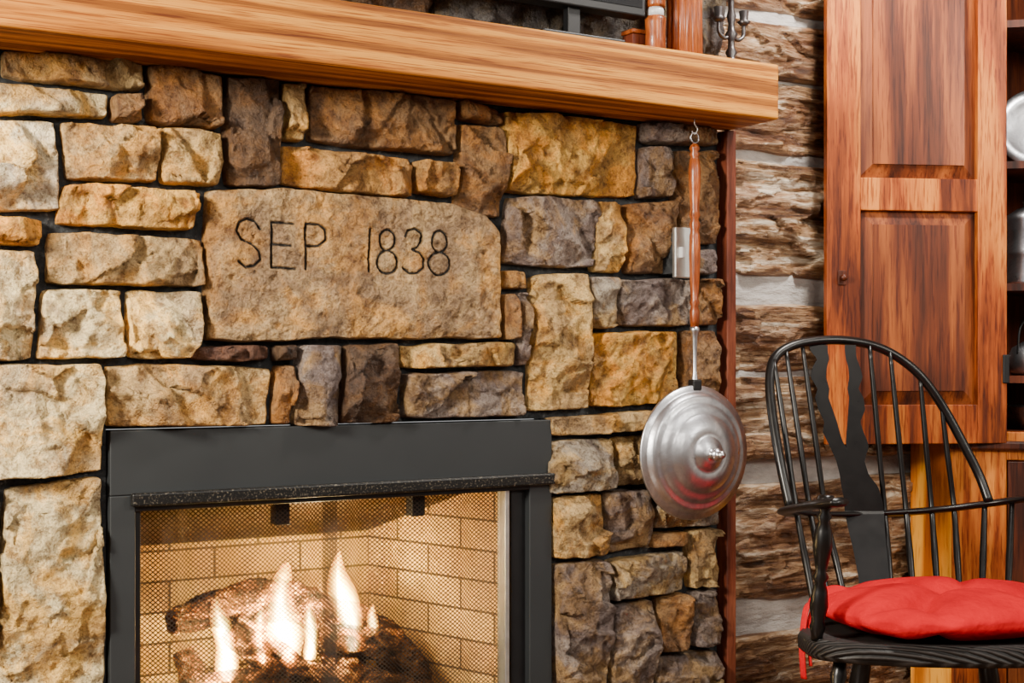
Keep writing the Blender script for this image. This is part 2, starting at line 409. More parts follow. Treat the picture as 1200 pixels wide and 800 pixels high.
ST=[
([(2,55),(168,71)],[(2,92),(168,108)],'S'),([(-40,93),(130,107)],[(-40,132),(128,139)],'L'),([(131,109),(169,111)],[(131,143),(169,144)],'B'),
([(172,73),(262,86)],[(172,146),(260,151)],'B'),([(263,86),(330,92)],[(263,218),(330,220)],'D'),([(332,94),(360,97)],[(331,164),(359,167)],'T'),
([(362,96),(533,116)],[(362,167),(537,184)],'B'),([(330,167),(484,183)],[(330,218),(484,233)],'O'),([(485,186),(534,190)],[(487,227),(534,232)],'O'),
([(539,141),(586,149),(593,162)],[(534,243),(560,252),(592,256)],'B'),([(535,115),(589,128)],[(537,139),(589,149)],'B'),
([(590,127),(752,143)],[(592,227),(748,233)],'Y'),([(753,141),(842,149)],[(753,168),(842,172)],'P'),([(750,170),(788,172)],[(748,233),(788,232)],'P'),
([(790,174),(842,175)],[(790,288),(842,288)],'B'),([(790,290),(842,290)],[(790,322),(842,322)],'P'),
([(-40,135),(68,139)],[(-40,248),(75,248)],'W'),([(72,140),(186,147)],[(76,210),(187,215)],'S'),([(188,148),(260,153)],[(190,216),(258,219)],'T'),
([(74,212),(100,213),(238,223)],[(66,264),(228,272)],'Y'),([(-40,250),(53,254)],[(-40,286),(50,289)],'Y'),([(-40,288),(46,291)],[(-40,425),(40,422)],'L'),
([(56,268),(240,277)],[(54,334),(240,337)],'S'),([(50,337),(146,337)],[(42,422),(146,422)],'L'),([(148,338),(239,340)],[(150,421),(175,422),(222,420),(236,400)],'L'),
([(224,404),(318,403)],[(224,423),(318,425)],'R'),([(320,403),(348,402)],[(320,425),(348,425)],'D'),
([(597,227),(704,233)],[(588,310),(697,316)],'P'),([(699,234),(732,236)],[(695,320),(733,322)],'T'),([(733,236),(789,234)],[(735,322),(789,322)],'B'),
([(590,315),(620,316)],[(590,340),(620,340)],'O'),([(589,343),(606,342)],[(589,400),(606,399)],'B'),([(607,342),(622,341)],[(607,430),(621,430)],'P'),
([(624,321),(690,318)],[(621,484),(692,481)],'T'),([(690,322),(724,323)],[(692,386),(724,385)],'G'),([(725,325),(815,325)],[(725,384),(815,383)],'P'),([(816,325),(842,325)],[(816,383),(842,383)],'B'),
([(693,388),(800,386)],[(694,479),(798,474)],'Y'),([(801,386),(842,384)],[(799,474),(842,470)],'B'),
([(470,402),(607,399)],[(472,434),(606,431)],'T'),([(473,436),(617,432)],[(473,493),(617,489)],'P'),([(402,402),(469,400)],[(397,499),(469,496)],'D'),
([(349,403),(403,402)],[(344,501),(396,500)],'P'),([(322,427),(347,427)],[(319,499),(343,499)],'B'),([(124,425),(319,428)],[(124,502),(317,501)],'S'),
([(-40,427),(116,424),(121,440)],[(-40,568),(124,554)],'L'),([(4,571),(122,557)],[(-4,812),(127,812)],'L'),([(-60,572),(2,571)],[(-60,812),(-6,812)],'G'),
([(645,488),(775,478)],[(645,514),(773,504)],'S'),([(776,478),(842,472)],[(775,503),(842,499)],'B'),
([(643,516),(718,512)],[(643,580),(720,574)],'G'),([(720,511),(800,507)],[(721,572),(762,568),(800,570)],'S'),([(802,505),(842,502)],[(802,583),(842,581)],'P'),
([(648,582),(710,576)],[(650,658),(713,651)],'S'),([(711,575),(762,571)],[(714,650),(763,642)],'P'),([(764,588),(842,584)],[(764,621),(842,616)],'G'),
([(764,623),(806,621)],[(764,644),(806,642)],'B'),([(650,660),(713,654)],[(654,812),(716,812)],'P'),([(715,654),(805,644)],[(716,707),(804,693)],'G'),
([(716,709),(769,701)],[(718,812),(770,812)],'P'),([(770,698),(808,693)],[(772,767),(809,762)],'B'),([(807,620),(842,617)],[(808,691),(842,688)],'S'),
([(810,693),(842,689)],[(811,760),(842,758)],'P'),([(771,769),(842,760)],[(772,812),(842,812)],'P')]
for t,b,c_ in ST: S(t,b,c_)
# engraved slab
stk=[]
def poly(pts,close=False):
    w=[P(x,y,-0.034) for x,y in pts]; w=[np.array([p[0],p[2]]) for p in w]
    for a,b in zip(w[:-1],w[1:]): stk.append((a,b))
    if close: stk.append((w[-1],w[0]))
def ell(cx,cy,rx,ry): poly([(cx+rx*math.cos(t),cy+ry*math.sin(t)) for t in np.linspace(0,2*math.pi,20)])
poly([(306,268),(300,259),(290,256),(281,260),(278,270),(284,280),(297,286),(305,294),(306,304),(299,311),(288,313),(279,306)])
poly([(319,260),(319,313)]);poly([(319,260),(345,262)]);poly([(319,286),(341,288)]);poly([(319,313),(346,315)])
poly([(359,262),(359,315)]);poly([(359,262),(374,263),(382,269),(382,281),(374,288),(359,288)])
poly([(434,268),(433,318)])
ell(455,281,9,12);ell(455,307,12,13.5)
poly([(475,277),(479,270),(486,268),(494,273),(495,282),(490,290),(484,292),(493,296),(498,304),(496,314),(489,320),(481,320),(474,314)])
ell(515,283,9,12.5);ell(515,309,12,13.5)
S([(241,221),(330,219),(440,228),(530,238),(570,250),(584,270)],[(241,403),(400,398),(588,398)],'Z',res=0.0016,flat=True,strokes=stk,base=0.004)
# fillers outside the view
def filler(x0,x1,z0,z1,cols='SBPGTD',res=0.010):
    z=z1
    while z>z0+0.02:
        h=random.uniform(0.07,0.16); 
        if z-h<z0+0.05: h=z-z0
        x=x0
        while x<x1-0.01:
            w=random.uniform(0.1,0.34)
            if x+w>x1-0.08: w=x1-x
            g=0.003
            add_stone([(x+g,z-g),(x+w-g,z-g)],[(x+g,z-h+g),(x+w-g,z-h+g)],random.choice(cols),res=res)
            x+=w
        z-=h
XE=P(842,400)[0]
X0=P(-62,400)[0]
XL,XR=P(125,500)[0],P(643,500)[0]
ZT=1.532
filler(-0.7,X0-0.002,0.0,ZT)
filler(-0.7,XE,ZT+0.135,2.55,'KKDK')  # dark greys put the shade above the mantel into the stone colour
filler(X0,XL-0.005,0.0,0.41)
filler(XR+0.005,XE,0.0,0.29)
fp=empty("stone_fireplace",(1.0,0.0,0.0))
SVa=np.vstack(SV);SCa=np.vstack(SC);SFa=np.vstack(SF)
stones=mesh("fieldstones",SVa,SFa,MAT_STONE,fp,True,cols=SCa)
ZS=P(125,503)[2]
YM=0.006
box("mortar_left",(-0.7,YM,0),(XL,0.06,2.55),MAT_MORTAR,fp,0)
box("mortar_right",(XR,YM,0),(XE,0.06,2.55),MAT_MORTAR,fp,0)
box("mortar_top",(XL,YM,ZS),(XR,0.06,2.55),MAT_MORTAR,fp,0)
box("mortar_sill",(XL,-0.03,0),(XR,0.06,0.14),MAT_MORTAR,fp,0)

# ------------------------------------------------------------------ firebox
fb=empty("gas_fireplace_insert",(1.1,0.1,0.14))
zl=0.765; xi0=P(156,600)[0]; xi1=P(616,600)[0]
box("surround_lintel",(XL+.002,-0.016,zl),(XR-.002,0.03,ZS-0.002),MAT_BLACKMETAL,fb,0.002)
box("surround_left",(XL+.002,-0.016,0.142),(xi0,0.03,zl-0.0005),MAT_BLACKMETAL,fb,0.002)
box("surround_right",(xi1,-0.016,0.142),(XR-.002,0.03,zl-0.0005),MAT_BLACKMETAL,fb,0.002)
box("hood_bar",(xi0-0.01,-0.034,zl-0.020),(XR-0.004,-0.0165,zl+0.004),MAT_SPECK,fb,0.004)
box("hood_bar_under",(xi0,-0.015,zl-0.03),(xi1,0.02,zl-0.004),MAT_BLACKDK,fb,0.002)
box("jamb_left",(xi0,-0.005,0.142),(xi0+0.012,0.04,zl-0.03),MAT_BLACKDK,fb,0.001)
box("jamb_right",(xi1-0.034,0.002,0.142),(xi1,0.04,zl-0.03),MAT_BLACKDK,fb,0.001)
xs=P(594,600,0.0)[0]
box("bright_strip",(xs-0.006,-0.004,0.142),(xs+0.004,0.03,zl-0.03),MAT_STRIP,fb,0.001)
box("sill_louver",(xi0,-0.01,0.142),(xi1,0.04,0.20),MAT_BLACKDK,fb,0.002)
a0,a1=xi0+0.005,xi1-0.02; b0,b1=a0+0.10,a1-0.13; y0,y1=0.045,0.46; zf,zt=0.2,0.80
def panel(name,pts,mat,uvscale=1):
    p=[np.array(q) for q in pts]
    e=p[1]-p[0];L=np.linalg.norm(e);e/=L;h=p[3]-p[0];
    up=h-e*h.dot(e);up/=np.linalg.norm(up)
    uv=[((q-p[0]).dot(e),(q-p[0]).dot(up)) for q in p]
    return mesh(name,p,[(0,1,2,3)],mat,fb,False,uvs=uv)
panel("brick_back",[(b0,y1,zf),(b1,y1,zf),(b1,y1,zt),(b0,y1,zt)],MAT_BRICK)
panel("brick_side_right",[(b1,y1,zf),(a1,y0,zf),(a1,y0,zt),(b1,y1,zt)],MAT_BRICK)
panel("brick_side_left",[(a0,y0,zf),(b0,y1,zf),(b0,y1,zt),(a0,y0,zt)],MAT_BRICK)
panel("firebox_floor",[(a0,y0,zf),(a1,y0,zf),(b1,y1,zf),(b0,y1,zf)],MAT_BRICK)
mesh("firebox_hood",[(a0,y0,zt-0.04),(a1,y0,zt-0.04),(b1,y1,zt-0.19),(b0,y1,zt-0.19)],[(0,1,2,3)],MAT_HOOD,fb,False)
box("damper_clip",(1.28,0.10,0.68),(1.31,0.13,0.735),MAT_BLACKDK,fb,0.002)
box("damper_clip_b",(0.98,0.10,0.68),(1.01,0.13,0.735),MAT_BLACKDK,fb,0.002)
def curtain(name,xa,xb,ph):
    n=140;vs=[];uv=[];fs=[];L=0;px_=None
    for i in range(n+1):
        t=i/n;x=xa+(xb-xa)*t
        y=0.028+0.007*math.sin(t*math.pi*9+ph)+0.003*math.sin(t*23+ph)
        if px_ is not None: L+=math.hypot(x-px_[0],y-px_[1])
        px_=(x,y)
        for z in (0.2,zl-0.028): vs.append((x,y,z)); uv.append((L,z))
    for i in range(n): a=i*2; fs.append((a,a+2,a+3,a+1))
    return mesh(name,vs,fs,MAT_MESH,fb,True,uvs=uv)
xm=P(388,650,0.03)[0]
curtain("mesh_curtain_left",xi0+0.012,xm+0.01,0.3); curtain("mesh_curtain_right",xm-0.015,xs-0.008,1.9)
tube("curtain_rod",[(xi0+0.01,0.028,zl-0.031),(xi1-0.03,0.028,zl-0.031)],0.004,MAT_BLACKDK,fb)
# logs
gl=empty("gas_log_set",(1.1,0.25,0.2))
def glog(i,pts,r):
    path=catmull([P(*p) for p in pts],14); N=len(path)
    rad=np.interp(np.linspace(0,1,N),np.linspace(0,1,len(r)),r)
    v,f=tube_geo(path,rad,26,None,0.20,i*1.7)
    ob=mesh("log_%d"%i,v,f,MAT_CHAR,gl)
glog(1,[(200,730,.20),(245,716,.22),(300,704,.24),(350,708,.25),(405,728,.26)],[.022,.036,.043,.040,.034])
glog(2,[(270,735,.16),(300,755,.15),(340,785,.13),(380,815,.12)],[.03,.036,.036,.03])
glog(3,[(395,715,.28),(430,735,.26),(465,765,.24),(492,802,.22)],[.030,.038,.042,.038])
glog(4,[(285,745,.2),(310,705,.27),(330,686,.3)],[.03,.028,.020])
glog(5,[(215,762,.22),(225,790,.2),(232,820,.18)],[.020,.027,.03])
glog(6,[(360,696,.3),(380,735,.24),(405,780,.18),(420,815,.16)],[.026,.034,.038,.034])
glog(7,[(215,814,.14),(300,804,.14),(400,802,.14),(500,814,.16)],[.03,.04,.042,.036])
glog(8,[(375,748,.17),(435,754,.16),(478,775,.16)],[.028,.034,.026])
for k in range(5):
    x=P(240+55*k,800,.2)[0]
    tube("grate_bar_%d"%k,[(x,0.12,0.201),(x,0.12,0.235),(x,0.34,0.235),(x,0.34,0.201)],0.007,MAT_BLACKDK,gl,n=5)
fi=0
def flame(base,tip,w,Y,wob=6,ph=0.0,layers=7):
    global fi
    for L in range(layers):
        s=1.0-L/layers*0.78            # width scale
        hs=1.0-0.05*L                  # height scale
        n=26;path=[];rad=[]
        for k in range(n+1):
            t=k/n; T=t*hs
            x=base[0]+(tip[0]-base[0])*T+wob*math.sin(T*5+ph)*T
            y=base[1]+(tip[1]-base[1])*T
            path.append(P(x,y,Y)); rad.append(max(0.0005,s*w*1.3*(t+.03)**.34*max(0,1-t)**.68*(1+.14*math.sin(t*9+ph*2))))
        v,f=tube_geo(np.array(path),rad,18)
        mesh("flame_%d"%fi,v,f,FL[L],gl); fi+=1
flame((266,797),(259,696),.032,.10,7,.5)
flame((334,782),(332,658),.056,.12,8,2.0); 
flame((413,762),(399,646),.042,.14,9,1.2)
flame((308,776),(300,706),.022,.12,-5,.3,6)
flame((362,772),(368,700),.022,.125,6,1.0,6)
flame((434,756),(440,708),.020,.145,4,.7,5)

# ------------------------------------------------------------------ mantel
XM=P(850,147)[0]
mantel=box("wood_mantel_beam",(-0.72,-0.179,ZT),(XM+0.003,-0.001,ZT+0.121),MAT_OAK,None,0.006)

# ------------------------------------------------------------------ room shell
YW=0.075
wb=empty("wall_back",(2.5,YW,0))
XRW=3.46
box("chinking_board",(XE+0.02,YW+0.012,0),(XRW,YW+0.14,2.55),MAT_CHINK,wb,0)
def zpx(y,x=905): return P(x,y,YW)[2]
logs=[(-60,14),(24,92),(96,182),(190,326),(356,437),(441,541),(564,702),(738,852),(870,960)]
LV=[];LF=[];off=0
for li,(ya,yb) in enumerate(logs):
    z1,z0=zpx(ya),zpx(yb); H=z1-z0
    if li==0: z1=2.55;H=z1-z0
    if li==8: z0=0.0;H=z1
    xx=np.arange(XE+0.02,XRW,0.005); nv=max(8,int(H/0.004))
    vv=np.linspace(0,1,nv+1)
    Xg,Vg=np.meshgrid(xx,vv)
    edge=0.006*fbm(Xg*7,Vg*0+li*3.3,li+1,3)
    Zg=z0+Vg*H+edge*(Vg-0.5)*2+0.008*fbm(Xg*3,Vg*0+li,li+50,2)
    e=np.minimum(Vg,1-Vg)*H; q=np.clip(e/0.012,0,1); prof=np.sqrt(1-(1-q)**2)
    h=0.036+0.010*fbm(Xg*4,Zg*13,li+9,4)
    wx=Xg+.03*fbm(Xg*9,Zg*9,li+3,3); wz=Zg+.012*fbm(Xg*9,Zg*14,li+4,3)
    h+=0.030*facet(wx*6,wz*20,li+13)
    st=fbm(Xg*3.6+0.6*vn(Xg*20,Zg*20,li),Zg*19,li+31,4)*3.4; fs=st-np.floor(st)
    h+=0.008*(np.floor(st)+np.clip((fs-0.82)/0.18,0,1))
    h+=0.004*fbm(Xg*18,Zg*70,li+71,3)
    h+=0.008*(vor(wx*12,wz*36,li+5)-.25)
    h=np.clip(h,0.018,0.066)
    Yg=YW+0.028-h*prof
    LV.append(np.c_[Xg.ravel(),Yg.ravel(),Zg.ravel()])
    idx=np.arange(Xg.size).reshape(Xg.shape)+off; off+=Xg.size
    LF.append(np.stack([idx[:-1,:-1],idx[:-1,1:],idx[1:,1:],idx[1:,:-1]],-1).reshape(-1,4))
mesh("hewn_logs",np.vstack(LV),np.vstack(LF),MAT_LOG,wb,True)
box("trim_1",(XE+0.001,-0.03,0),(P(853,400)[0],YW+0.02,ZT-0.002),MAT_TRIM,None,0.003)
box("wall_right",(XRW,-5,0),(XRW+0.1,YW+0.14,2.55),MAT_CHINK,None,0)
wf=empty("wall_front",(0,-5,0))  # unseen wall with windows, added for contrasty reflections in the pan
for k,(xa,xb,za,zb) in enumerate([(-3,XRW,0,.85),(-3,XRW,2.15,2.55),(-3,-1.9,.85,2.15),(-.9,.2,.85,2.15),(1.3,2.3,.85,2.15),(3.2,XRW,.85,2.15)]):
    box("wall_panel_%d"%k,(xa,-5.1,za),(xb,-5.0,zb),MAT_WALLW,wf,0)
for k,xw in enumerate((-1.4,.75,2.75)):
    wn=empty("window_%d"%(k+1),(xw,-5,.85)); hw_=.5 if k<2 else .45
    for j,(xa,xb,za,zb) in enumerate([(-hw_,hw_,.85,.90),(-hw_,hw_,2.10,2.15),(-hw_,-hw_+.05,.9,2.1),(hw_-.05,hw_,.9,2.1),(-.015,.015,.9,2.1),(-hw_+.05,hw_-.05,1.48,1.51)]):
        box("sash_%d"%j,(xw+xa,-5.06,za),(xw+xb,-5.02,zb),MAT_TRIM,wn,0)
box("floor",(-3,-5,-0.06),(XRW+0.1,YW+0.6,-0.001),MAT_FLOOR,None,0)
box("ceiling",(-3,-2.2,2.551),(XRW+0.1,YW+0.6,2.6),MAT_CABDARK,None,0)

# ------------------------------------------------------------------ items on mantel
ztop=ZT+0.1215
tv=empty("television",(1.4,-0.1,ztop))
xt=P(752,22,-0.11)[0]; ztv=P(752,22,-0.11)[2]
m=NT("tv_screen"); MAT_SCR=m.fin(m.mix(m.noise(m.coord(),3),(0.004,0.004,0.005),(0.008,0.008,0.01)),0.12,0)
box("bezel",(xt-0.95,-0.125,ztv),(xt,-0.085,ztv+0.56),MAT_BLACKDK,tv,0.004)
box("screen",(xt-0.94,-0.1265,ztv+0.018),(xt-0.01,-0.1245,ztv+0.55),MAT_SCR,tv,0)
for k,xk in enumerate((xt-0.8,xt-0.17)):
    box("foot_%d"%k,(xk-0.10,-0.150,ztop+0.0005),(xk+0.10,-0.05,ztop+0.012),MAT_BLACKDK,tv,0.003)
    box("neck_%d"%k,(xk-0.015,-0.11,ztop+0.01),(xk+0.015,-0.09,ztv+0.01),MAT_BLACKDK,tv,0.002)
def upright(name,px,Y,prof,mat,parent,seg=40):
    p=P(px,40,Y); return lathe_axis(name,(p[0],p[1],ztop+0.0008),(0,0,1),prof,mat,parent,seg)
jar=empty("wooden_candle_jar",P(768,40,-.12)); jar.location.z=ztop
upright("jar_body",768,-.12,[(0,0),(.02,0),(.022,.004),(.021,.04),(.022,.065),(.0225,.072),(.019,.078),(0,.078)],MAT_HANDLE,jar)
upright("candle",768,-.12,[(0,.076),(.018,.076),(.018,.090),(.016,.096),(0,.096)],MAT_CERAMIC,jar)
upright("jar_lid",768,-.12,[(0,.0965),(.020,.0965),(.021,.102),(.021,.15),(.018,.158),(0,.16)],MAT_HANDLE,jar)
tin=empty("small_wooden_box",P(745,40,-.075)); tin.location.z=ztop
bp_=P(745,40,-.075)
box("box_body",(bp_[0]-.022,-.095,ztop+.0008),(bp_[0]+.018,-.055,ztop+.045),MAT_TRIM,tin,.003)
box("box_lid",(bp_[0]-.024,-.097,ztop+.0455),(bp_[0]+.020,-.053,ztop+.055),MAT_HANDLE,tin,.003)
vz=empty("fluted_wood_vase",P(802,40,-.11)); vz.location.z=ztop
c=P(802,40,-.11); vs=[];fs=[];seg=120
pr=[(0,0),(.036,0),(.039,.004),(.038,.10),(.040,.2),(.037,.205),(0,.205)]
for r,h in pr:
    for k in range(seg):
        a=2*math.pi*k/seg; rr=r*(1-0.15*(1-abs(math.sin(7*a))))
        vs.append((c[0]+rr*math.cos(a),c[1]+rr*math.sin(a),ztop+0.0008+h))
for i in range(len(pr)-1):
    for k in range(seg): a=i*seg+k;b=i*seg+(k+1)%seg; fs.append((a,b,b+seg,a+seg))
mesh("fluted_body",vs,fs,MAT_HANDLE,vz)
cd=empty("pewter_candelabra",P(857,50,-.09)); cd.location.z=ztop
upright("stem",857,-.09,[(0,0),(.026,0),(.027,.004),(.020,.010),(.012,.018),(.008,.024),(.014,.034),(.008,.045),(.007,.062),(.015,.074),(.008,.086),(.007,.10),(.011,.115),(.007,.13),(.007,.16),(.015,.17),(.012,.19),(0,.19)],MAT_IRON,cd)
cp=P(857,50,-.09)
for k,sx in enumerate((-1,1)):
    tube("arm_%d"%k,[(cp[0],cp[1],ztop+.085),(cp[0]+sx*.016,cp[1],ztop+.066),(cp[0]+sx*.034,cp[1],ztop+.076),(cp[0]+sx*.036,cp[1],ztop+.10)],.0045,MAT_IRON,cd)
    lathe_axis("cup_%d"%k,(cp[0]+sx*.036,cp[1],ztop+.098),(0,0,1),[(0,0),(.008,.002),(.016,.010),(.009,.014),(.011,.034),(0,.034)],MAT_IRON,cd,20)

# ------------------------------------------------------------------ warming pan
wp=empty("warming_pan",P(816,530,-.09))
YP=-0.095
pc=P(812,530,YP); 
R=0.147
prof=[(0,-.028),(.11,-.028),(.135,-.012),(R-.003,.0),(R,.004),(R-.002,.009),(.134,.010),(.131,.014),(.127,.022),(.118,.027),(.112,.026),(.106,.030),(.095,.037),(.088,.037),(.084,.041),(.070,.048),(.060,.052),(.045,.055),(.040,.053),(.036,.057),(.022,.062),(.018,.064),(.014,.064),(.008,.068),(.006,.074),(.010,.078),(.014,.082),(.014,.086),(.009,.089),(.006,.092),(.009,.097),(.007,.102),(0,.104)]
lathe_axis("pan_and_lid",pc,(0,-1,0),prof,MAT_PEWTER,wp,96)
zt_=P(814,168,YP)[2]; zb_=P(814,385,YP)[2]; hx=P(814,300,YP)[0]
hp=[(0,.004),(.01,.009),(.03,.012),(.045,.008),(.06,.012),(.075,.008),(.09,.011),(.15,.0135),(.25,.012),(.36,.0095),(.39,.012),(.41,.008),(.44,.012),(.47,.009),(.5,.0115),(.6,.0125),(.75,.0105),(.84,.0085),(.86,.011),(.88,.008),(.91,.011),(.96,.010),(1,.008)]
turned("handle",(hx,YP,zt_),(hx,YP,zb_),hp,MAT_HANDLE,wp,24)
turned("ferrule",(hx,YP,zb_+.004),(hx,YP,pc[2]+R+.006),[(0,.0095),(.05,.0115),(.1,.009),(.2,.0065),(.5,.005),(.8,.005),(.95,.008),(1,.008)],MAT_PEWTER,wp)
box("socket",(hx-.012,YP-.012,pc[2]+R-.012),(hx+.012,YP+.01,pc[2]+R+.012),MAT_BLACKDK,wp,.004)
zr=zt_+.012
ring=[(hx+.011*math.cos(t),YP,zr+.011*math.sin(t)) for t in np.linspace(0,2*math.pi,17)]
tube("ring",ring,.0018,MAT_PEWTER,wp,n=3,seg=8)
hk=empty("iron_hook",(hx,YP,ZT-.005))
tube("hook_wire",[(hx,YP,ZT-.0005),(hx,YP,ZT-.012),(hx+.008,YP,zr+.02),(hx,YP,zr+.008),(hx-.008,YP,zr+.014)],.0016,MAT_STRIP,hk)

op=empty("light_switch",P(798,297,-.05))
q0=P(789,266,-.055);q1=P(806,326,-.055)
box("cover_plate",(q0[0],-.062,q1[2]),(q1[0]+.012,-.050,q0[2]),MAT_STRIP,op,.003)
cxp=(q0[0]+q1[0])/2-.004; zc=(q0[2]+q1[2])/2
box("toggle",(cxp-.005,-.072,zc-.012),(cxp+.005,-.061,zc+.012),MAT_CERAMIC,op,.002)
box("junction_box",(q0[0]+.004,-.0505,q1[2]+.01),(q1[0]+.006,-.002,q0[2]-.01),MAT_MORTAR,op,0)

# ------------------------------------------------------------------ corner cabinet
C0=np.array([2.682,-.09]); e_=np.array([.7071,-.7071]); n_=np.array([.7071,.7071])
def cx(x,y,z): p=C0+e_*x+n_*y; return (p[0],p[1],z)
cab=empty("corner_cabinet",(3.0,-.3,0))
def cb(name,lo,hi,mat,bev=.003): return box(name,lo,hi,mat,cab,bev,cx)
cb("stile_left",(0,0,0),(.13,.025,2.3),MAT_DOORW)
cb("stile_right",(.75,0,0),(.88,.025,2.3),MAT_DOORW)
cb("top_rail",(.13,.001,2.16),(.75,.024,2.3),MAT_DOORW)
cb("cornice",(-.01,-.03,2.30),(.89,.05,2.36),MAT_DOORW,.012)
cb("waist_rail",(.13,.001,.76),(.75,.024,.83),MAT_DOORW)
cb("waist_moulding",(-.005,-.022,.785),(.885,-.0005,.808),MAT_PANEL,.006)
cb("base_rail",(.13,.001,0),(.75,.024,.12),MAT_DOORW)
cb("lower_door_stile_a",(.132,-.004,.122),(.20,.02,.758),MAT_PANEL)
cb("lower_door_stile_b",(.68,-.004,.122),(.748,.02,.758),MAT_PANEL)
cb("lower_door_rail_a",(.20,-.004,.122),(.68,.02,.19),MAT_PANEL)
cb("lower_door_rail_b",(.20,-.004,.69),(.68,.02,.758),MAT_PANEL)
cb("lower_door_panel",(.195,.004,.185),(.685,.018,.695),MAT_PANEL,.004)
box("return_left",(2.683,-.088,0),(2.705,YW-.03,2.3),MAT_ORANGE,cab,.002)
pr_=cx(.88,0,0)
box("return_right",(pr_[0]+.001,pr_[1],0),(XRW-.002,pr_[1]+.02,2.3),MAT_DOORW,cab,.002)
shp=[(.02,.026),(.02,.16),(.43,.56),(.86,.16),(.86,.026)]
def shelf(name,z,t=.018):
    v=[cx(x,y,z) for x,y in shp]+[cx(x,y,z-t) for x,y in shp]
    n=len(shp); f=[tuple(reversed(range(n))),tuple(range(n,2*n))]+[(i,(i+1)%n,n+(i+1)%n,n+i) for i in range(n)]
    mesh(name,v,f,MAT_CABDARK,cab,False)
zsh=[.83,.968,1.197,1.50,1.85,2.16]
for i,z in enumerate(zsh): shelf("shelf_%d"%i,z)
def wallp(name,a,b):
    v=[cx(*a,.02),cx(*b,.02),cx(*b,2.3),cx(*a,2.3)]
    o=mesh(name,v,[(0,1,2,3)],MAT_CABDARK,cab,False)
wallp("back_board_a",(.02,.162),(.43,.565)); wallp("back_board_b",(.43,.565),(.86,.162)); wallp("side_a",(.02,.025),(.02,.162)); wallp("side_b",(.86,.162),(.86,.025))
def dish(name,x,y,z,prof,mat=MAT_PEWTER,axis=(0,0,1)):
    p=cx(x,y,z+.0008); em=empty(name,p)
    lathe_axis("body",p,axis,prof,mat,em,40); return em,p
tk=[(0,0),(.05,0),(.052,.006),(.046,.02),(.044,.06),(.046,.064),(.044,.068),(.042,.11),(.046,.13),(.046,.14),(.02,.155),(.006,.16),(.008,.17),(0,.172)]
em,p=dish("pewter_tankard",.19,.13,zsh[2],[(r*1.1,h*1.25) for r,h in tk])
em2,p2=dish("pewter_tankard",.33,.16,zsh[2],tk)
for em_,p_ in ((em,p),(em2,p2)):
    tube("handle",[(p_[0]+.045,p_[1]-.0,p_[2]+.13),(p_[0]+.085,p_[1],p_[2]+.12),(p_[0]+.085,p_[1],p_[2]+.06),(p_[0]+.048,p_[1],p_[2]+.03)],.005,MAT_PEWTER,em_)
em,p=dish("pewter_plate",.225,.2,zsh[3]+.105,[(0,0),(.06,0),(.075,-.008),(.104,-.014),(.105,-.010),(.075,-.004),(.062,.006),(0,.006)],MAT_PEWTER,(.7071,.7071,-.15))
em,p=dish("pewter_plate",.50,.28,zsh[3]+.105,[(0,0),(.06,0),(.075,-.008),(.104,-.014),(.105,-.010),(.075,-.004),(.062,.006),(0,.006)],MAT_PEWTER,(.7071,.7071,-.15))
em,p=dish("pewter_kettle",.20,.12,zsh[1],[(0,0),(.045,0),(.055,.012),(.058,.04),(.045,.07),(.03,.078),(.02,.085),(.006,.088),(.008,.098),(0,.1)])
tube("bail",[(p[0]-.05,p[1],p[2]+.05),(p[0]-.04,p[1],p[2]+.12),(p[0],p[1],p[2]+.145),(p[0]+.04,p[1],p[2]+.12),(p[0]+.05,p[1],p[2]+.05)],.003,MAT_BLACKDK,em)
dish("pewter_bowl",.21,.12,zsh[0],[(0,0),(.03,0),(.032,.006),(.05,.03),(.062,.06),(.065,.062),(.06,.055),(0,.03)])
dish("pewter_bowl",.42,.18,zsh[0],[(0,0),(.03,0),(.032,.006),(.05,.03),(.062,.06),(.065,.062),(.06,.055),(0,.03)])

# open door
E0=np.array([2.338,-.012]); H0=np.array([2.758,-.196]); dv=H0-E0; WD=np.linalg.norm(dv); dv/=WD; dn=np.array([-dv[1],dv[0]])
def dx(x,y,z): p=E0+dv*x+dn*y; return (p[0],p[1],z)
dr=empty("cabinet_door",(2.55,-.1,.8))
def db(name,lo,hi,mat,bev=.002): return box(name,lo,hi,mat,dr,bev,dx)
zd0,zd1=.803,2.16; sl=.085; sr=WD-.075
db("stile_a",(0,0,zd0),(sl,.022,zd1),MAT_DOORW); db("stile_b",(sr,0,zd0),(WD,.022,zd1),MAT_DOORW)
zm0,zm1=1.369,1.448; zb1=.898
db("rail_bottom",(sl,.0005,zd0),(sr,.0215,zb1),MAT_DOORW); db("rail_mid",(sl,.0005,zm0),(sr,.0215,zm1),MAT_DOORW); db("rail_top",(sl,.0005,2.08),(sr,.0215,zd1),MAT_DOORW)
def raised(name,z0,z1):
    x0,x1=sl-.001,sr+.001; b=.034
    o=[(x0,z0),(x1,z0),(x1,z1),(x0,z1)]
    i1=[(x0+b,z0+b),(x1-b,z0+b),(x1-b,z1-b),(x0+b,z1-b)]
    v=[dx(x,.018,z) for x,z in o]+[dx(x,.008,z) for x,z in i1]+[dx(x,.0035,z) for x,z in i1]
    v+= [dx(x,.0215,z) for x,z in o]
    f=[]
    for a in (0,4):
        for k in range(4): f.append((a+k,a+(k+1)%4,a+4+(k+1)%4,a+4+k))
    f.append((8,9,10,11)); f.append((15,14,13,12))
    mesh(name,v,f,MAT_PANEL,dr,False)
raised("panel_lower",zb1,zm0); raised("panel_upper",zm1,2.08)
zk=P(978,325,-.03)[2]
db("latch_plate",(.027,-.004,zk-.018),(.047,.0,zk+.018),MAT_CABDARK,.002)
